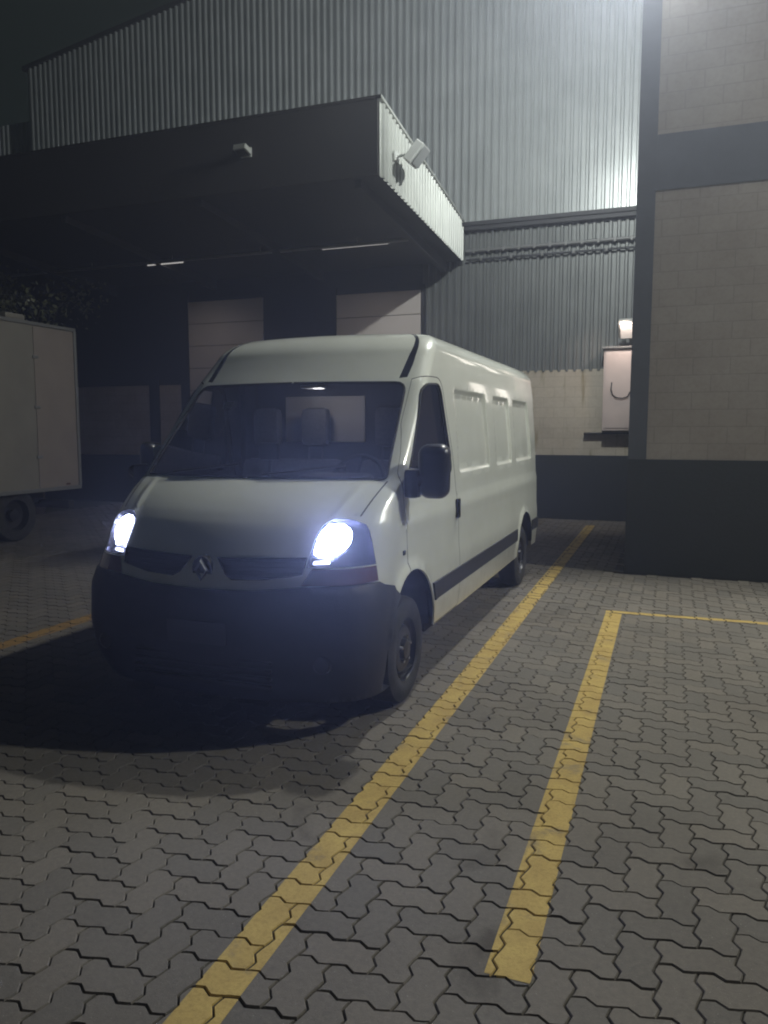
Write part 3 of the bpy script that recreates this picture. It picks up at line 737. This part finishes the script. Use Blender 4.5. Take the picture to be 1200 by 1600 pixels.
# canopy
CXR, CYF = -4.07, 10.7
zb = lambda y: 5.39-(y-CYF)*(.27/4.8); zt_ = lambda y: 6.43-(y-CYF)*(.58/4.8)
P_(corr(CYF+.03, WY-.10, zb, zt_, 0, .15, .04, False, CXR).build('canopy_side', M['fascia_side']))
fa = MB(); fa.box(-26, CXR-.01, CYF-.03, CYF+.02, 5.39, 6.43); fa.box(-26, CXR+.05, CYF-.045, CYF+.02, 6.431, 6.47); P_(fa.build('canopy_fascia', M['fascia']))
te = MB(); vs = []
for y in (CYF-.045, WY-.1): vs += [(CXR-.02, y, zt_(y)-.0), (CXR+.055, y, zt_(y)), (CXR+.055, y, zt_(y)+.04), (CXR-.02, y, zt_(y)+.04)]
te.add(vs, [(0, 1, 5, 4), (1, 2, 6, 5), (2, 3, 7, 6), (3, 0, 4, 7), (0, 3, 2, 1), (4, 5, 6, 7)]); P_(te.build('canopy_edge_trim', M['fascia_side']))
cr = MB(); vs = []
for y in (CYF+.02, WY-.12):
    vs += [(-26, y, zb(y)), (CXR-.004, y, zb(y)), (CXR-.004, y, zt_(y)-.02), (-26, y, zt_(y)-.02)]
cr.add(vs, [(0, 4, 5, 1), (2, 6, 7, 3)])
P_(cr.build('canopy_deck', M['darksteel']))
for k in range(8):
    cb = MB()
    x = CXR-.35-k*2.7; y0, y1 = CYF+.05, WY-.15
    cb.add([(x-.05, y0, zb(y0)-.12), (x+.05, y0, zb(y0)-.12), (x+.05, y1, zb(y1)-.22), (x-.05, y1, zb(y1)-.22), (x-.05, y0, zb(y0)-.005), (x+.05, y0, zb(y0)-.005), (x+.05, y1, zb(y1)-.005), (x-.05, y1, zb(y1)-.005)], [(0,3,2,1),(4,5,6,7),(0,1,5,4),(1,2,6,5),(2,3,7,6),(3,0,4,7)])
    P_(cb.build('canopy_rafter', M['darksteel']))
cp = empty('canopy_pipe', (-16, 13.35, 5.13)); tag(cp, 'long galvanised pipe hanging under the dark canopy', 'pipe')
m = MB(); m.tube([(0, 0, 0), (11.6, 0, 0)], .028, 10); m.build('pipe', M['galv'], cp, True)
for k in range(6):
    b = MB(); b.tube([(.5+2*k, 0, 0), (.5+2*k, 0, .13)], .008, 6); b.build('hanger', M['galv'], cp)
M['tube'] = emis('glow_strip', (1., .96, .9), .45)  # faint glow of strips added for the thin bright slits under the canopy
for xa, xb, lb in ((-10.1, -9.25, 'dim glowing strip under the canopy above the left dock door'), (-6.2, -4.9, 'long faint glowing strip under the canopy near its ribbed end')):
    tl = empty('glow_strip', (xa, 13.35, 5.085)); tag(tl, lb, 'glowing strip')
    c = MB(); c.tube([(0, 0, 0), (xb-xa, 0, 0)], .013 if xb-xa < 1 else .004, 8); c.build('tube', M['tube'], tl)
    c = MB(); c.box(-.03, xb-xa+.03, -.025, .025, .008, .016); c.build('strip_holder', M['galv'], tl)
    tw = spot('dock_fill', (0, 0, -.05), (-.15, .35, -1), 26, (1, .90, .82), 140, .8, .25); tw.parent = tl; tw.location = ((xb-xa)/2, 0, -.05)  # added fill spot that brightens the dock doors
# floodlight on the canopy side, and its twins
def flood(name, loc, rz, tilt, label, scale=1., lit=None, arm=.22):
    t = empty(name, loc, rz); tag(t, label, 'floodlight')
    # local: wall is the x=0 plane, lamp sticks out to +x
    b = MB(); b.box(0, .03, -.09, .09, -.10, .04, .006); b.tube([(.02, 0, -.02), (arm, 0, -.02)], .022, 8); b.build('bracket', M['lampbody'], t, True)
    rot = Matrix.Rotation(tilt, 3, 'Y'); h = MB()
    org = (arm, 0, 0)
    prof = [(-.06, -.20), (.10, -.20), (.13, .20), (-.03, .20)]
    vs = []
    for (yy, k) in ((-.21, .92), (-.19, 1), (.19, 1), (.21, .92)):
        for x, z in prof: vs.append((arm+.02+x*k, yy, z*k))
    fs = [[i*4+j, i*4+(j+1) % 4, (i+1)*4+(j+1) % 4, (i+1)*4+j] for i in range(3) for j in range(4)]+[[0, 3, 2, 1], [12, 13, 14, 15]]
    vs = [Vector(org)+rot @ (Vector(v)-Vector(org))*scale for v in vs]; h.add(vs, fs); h.build('housing', M['lampbody'], t, True, 30)
    g = MB(); vs = [(arm+.155, -.17, -.175), (arm+.155, .17, -.175), (arm+.17, .17, .175), (arm+.17, -.17, .175)]
    vs = [Vector(org)+rot @ (Vector(v)-Vector(org))*scale for v in vs]; g.add(vs, [[0, 1, 2, 3]]); g.build('lamp_glass', lit or M['lampglass'], t)
    return t
M['lampglass'] = mat('lamp_glass_grey', (.30, .31, .31), .15)
M['lamp_on'] = emis('lamp_on', (.95, 1., .88), 60)
M['lamp_warm'] = emis('lamp_warm', (1., .85, .72), .4)
flood('floodlight', (CXR+.032, 11.32, 5.86), 0, R(38), 'unlit grey floodlight on the ribbed end of the canopy', .82, arm=.30)
flood('floodlight', (-6.20, CYF-.032, 5.97), R(-90), R(75), 'small unlit floodlight on the dark front of the canopy', .5, M['darksteel'], arm=.12)
flood('floodlight', (-.30, 9.79, 7.34), R(-90), R(50), 'lit floodlight near the corner of the block building', .8, M['lamp_on'], arm=.22)
flood('floodlight', (6.5, 9.79, 7.80), R(-90), R(50), 'lit floodlight on a long arm far along the block building', 1.0, M['lamp_on'], arm=1.25)
# cabinet on the back wall
cab = empty('electrical_cabinet', (-.92, WY-.03, 1.72)); tag(cab, 'pale pink metal cabinet on the wall behind the building corner', 'cabinet')
c = MB(); c.box(-.33, .45, -.30, 0, .03, 1.55, .012); c.build('cabinet_body', M['cabinet'], cab, True)
c = MB(); c.box(-.36, .48, -.36, 0, 1.552, 1.59, .006); c.build('cabinet_roof', M['galv2'], cab)
c = MB(); c.box(-.295, .42, -.318, -.301, .08, 1.50, .006); c.build('cabinet_door', M['cabinet'], cab, True)
hz = MB(); P = [(-.17+.0, -.335, .93), (-.18, -.34, .80), (-.15, -.345, .70), (-.08, -.35, .645), (.03, -.35, .63), (.12, -.345, .66), (.16, -.34, .75)]
hz.tube(P, .011, 8)
hz2 = hz.build('cable_loop', M['seam'], cab, True)
sh = MB(); sh.box(-1.60, 1.2, WY-.16, WY-.021, 1.685, 1.715, .004); tag(sh.build('wall_shelf', M['darksteel']), 'thin dark ledge under the pale cabinet on the back wall', 'ledge')
flood('floodlight', (-.60, WY-.02, 3.66), R(-90), R(48), 'warm lit floodlight above the pale cabinet', .9, M['lamp_warm'], arm=.38).location.x = -.80
lw = bpy.data.lights.new('cabinet_light', 'SPOT'); lw.energy = 26; lw.color = (1., .80, .68); lw.spot_size = R(120); lw.spot_blend = .4; lw.shadow_soft_size = .06
lo = bpy.data.objects.new('cabinet_light', lw); COL.objects.link(lo); lo.location = (-.85, WY-.75, 3.72); lo.rotation_euler = (R(35), 0, R(15))

# ================================================================== block building on the right
bb = empty('block_building', (BX, BY, 0)); tag(bb, 'painted block building with blue-grey column, band and dark base on the right', 'building')
c = MB(); c.box(BX+.02, 12, BY+.02, BY+8, 0, 9.2); P_(c.build('wall_core', M['blocks']), bb)
c = MB(); c.box(BX+.21, 12, BY+.006, BY+.03, 1.41, 4.53); P_(c.build('block_panel', M['blocks']), bb)
c = MB(); c.box(BX+.21, 12, BY+.006, BY+.03, 5.15, 9.0); P_(c.build('block_panel', M['blocks']), bb)
c = MB(); c.box(BX, BX+.21, BY-.004, BY+8, 1.41, 9.2, 0); P_(c.build('corner_column', M['bluegrey']), bb)
M['glint_panel'] = emis('glint_panel_glow', (1., .92, .82), 2.6)
for wy in (11.0, 12.8):      # glowing panels added on the unseen side wall to put glints on the van
    for z0, z1 in ((2.30, 2.78), (3.0, 3.75)):
        y1 = wy+1.05
        c = MB(); c.box(BX-.03, BX-.001, wy, y1, z0, z0+.05); c.box(BX-.03, BX-.001, wy, y1, z1-.05, z1); c.box(BX-.03, BX-.001, wy, wy+.05, z0+.05, z1-.05); c.box(BX-.03, BX-.001, y1-.05, y1, z0+.05, z1-.05)
        wf = P_(c.build('glint_frame', M['bluegrey']), bb)
        c = MB(); c.box(BX-.012, BX-.002, wy+.05, y1-.05, z0+.05, z1-.05); P_(c.build('glint_pane', M['glint_panel']), bb)
c = MB(); c.box(BX+.2105, 12, BY-.004, BY+.019, 4.53, 5.15); P_(c.build('band_beam', M['bluegrey']), bb)
c = MB(); c.box(BX-.002, 12, BY-.008, BY+8, 0, 1.409); P_(c.build('painted_base', M['basepaint']), bb)
c = MB(); c.box(BX-.05, 12, BY-.06, BY+8.1, 9.2, 9.32); P_(c.build('parapet_cap', M['bluegrey']), bb)

# ================================================================== box truck on the left
tk = empty('box_truck', (-10.75, 7.4, 0)); tag(tk, 'dim beige box truck parked at the dock on the left', 'truck')
M['truckbox'] = mat('truck_box_paint', (.25, .232, .205), .6, noise=(2.0, .6, (.19, .176, .155)), bump=(8, .1))
M['truckbox2'] = mat('truck_door_paint', (.27, .228, .205), .6, noise=(2.5, .6, (.215, .18, .165)))
def tb(name, m, par=tk, **k):
    c = MB(); 
    for a in k['boxes']: c.box(*a)
    return c.build(name, M[m], par, True)
# local: +x side faces the van, rear at +y
tb('cargo_box', 'truckbox', boxes=[(-1.15, 1.15, -2.9, 3.23, .78, 3.46, .02)])
for k in range(1): tb('side_panel', 'truckbox2', boxes=[(1.151, 1.163, 2.32, 3.19, .82, 3.40, .004)])
tb('box_edge_rail', 'galv2', boxes=[(1.145, 1.178, -2.92, 3.245, 3.42, 3.475, .004), (1.145, 1.176, -2.92, 3.245, .755, .815, .004), (1.147, 1.182, 3.19, 3.25, .816, 3.419, .004)])
tb('marker_light', 'orange', boxes=[(1.164, 1.18, 2.9, 2.98, .84, .87, .004)])
for zz_ in (1.3, 2.1, 2.9): tb('door_hinge', 'galv2', boxes=[(1.164, 1.176, 2.28, 2.40, zz_, zz_+.05, .004)])
tb('roof_vent', 'truckbox', boxes=[(.75, 1.10, 1.85, 2.25, 3.462, 3.58, .05)])
tb('chassis', 'seam', boxes=[(-.45, .45, -5.2, 3.1, .50, .775, .01), (-1.0, 1.05, 1.2, 1.3, .3, .775, 0), (-1.1, 1.1, 3.0, 3.12, .42, .56, .01)])
tb('side_guard', 'darksteel', boxes=[(1.02, 1.06, -1.8, .6, .45, .53, .005), (1.02, 1.06, -1.8, .6, .62, .70, .005)])
cabp = tb('truck_cab', 'truckbox', boxes=[(-1.0, 1.0, -4.9, -3.05, .55, 2.5, .12)])
tb('cab_window', 'seam', par=cabp, boxes=[(-.9, .9, -4.91, -4.88, 1.5, 2.25, .02), (.985, 1.005, -4.6, -3.6, 1.5, 2.2, .02), (-1.005, -.985, -4.6, -3.6, 1.5, 2.2, .02)])
for yy in (1.9, -4.0):
    for s in (1, -1):
        w = empty('wheel', (s*.95, yy, .42)); w.parent = tk
        t = MB(); t.lathe([(.25, -.12), (.40, -.12), (.42, -.09), (.42, .09), (.40, .12), (.25, .12)], (0, 0, 0), 'X', 32); t.build('tyre', M['rubber'], w, True, 40)
        t = MB(); t.lathe([(.25, .10*s), (.22, .02*s), (.10, .0), (.09, .08*s), (.001, .09*s)], (0, 0, 0), 'X', 24); t.build('rim', M['rim'], w, True, 40)

# ================================================================== tree behind the truck
M['leaf'] = mat('leaf', (.14, .16, .08), .35, noise=(3, .7, (.2, .2, .12)))
M['bark'] = mat('bark', (.06, .045, .035), .9, bump=(20, .5))
tx, ty = -12.5, 12.6
tree = empty('small_tree', (tx, ty, 0)); tag(tree, 'small dark leafy tree behind the box truck under the canopy', 'tree')
t = MB(); t.tube([(0, 0, -.02), (.05, .03, 1.5), (-.03, .05, 2.8), (.05, 0, 3.6)], [.13, .10, .08, .05], 10)
cl = []
for k in range(16):
    a = random.uniform(0, 6.28); rr = random.uniform(.3, 1.15); z = random.uniform(3.3, 4.75); p = Vector((rr*math.cos(a), rr*math.sin(a), z)); cl.append(p)
    t.tube([(0, 0, 2.6+random.uniform(0, .8)), p*.6+Vector((0, 0, z*.36)), p], [.04, .025, .01], 6)
t.build('trunk', M['bark'], tree, True, 60)
lv = MB()
for p in cl:
    for k in range(150):
        d = Vector((random.gauss(0, 1), random.gauss(0, 1), random.gauss(0, .75)))*.27; q = p+d
        u = Vector((random.gauss(0, 1), random.gauss(0, 1), random.gauss(-.6, 1))).normalized(); v = u.orthogonal().normalized(); v = Matrix.Rotation(random.uniform(0, 6.28), 3, u) @ v
        l, w_ = random.uniform(.06, .13), random.uniform(.018, .035); lv.add([q-u*l*.1, q+u*l*.45+v*w_, q+u*l, q+u*l*.45-v*w_], [[0, 1, 2, 3]])
lv.build('crown', M['leaf'], tree)

# ================================================================== haze volume added to make the lamp glow and veil
hz = MB(); hz.box(-30, 14, -4, 40, -1.02, 13.5); HZ = hz.build('haze', None or M['soil']); tag(HZ, kind='stuff')
m = bpy.data.materials.new('glow_haze'); m.use_nodes = True; nt = m.node_tree; nt.nodes.clear()
o = nt.nodes.new('ShaderNodeOutputMaterial'); v = nt.nodes.new('ShaderNodeVolumePrincipled'); v.inputs['Color'].default_value = (.72, .78, 1., 1); v.inputs['Density'].default_value = .0098; v.inputs['Anisotropy'].default_value = .72
nt.links.new(v.outputs[0], o.inputs['Volume']); HZ.data.materials.clear(); HZ.data.materials.append(m)
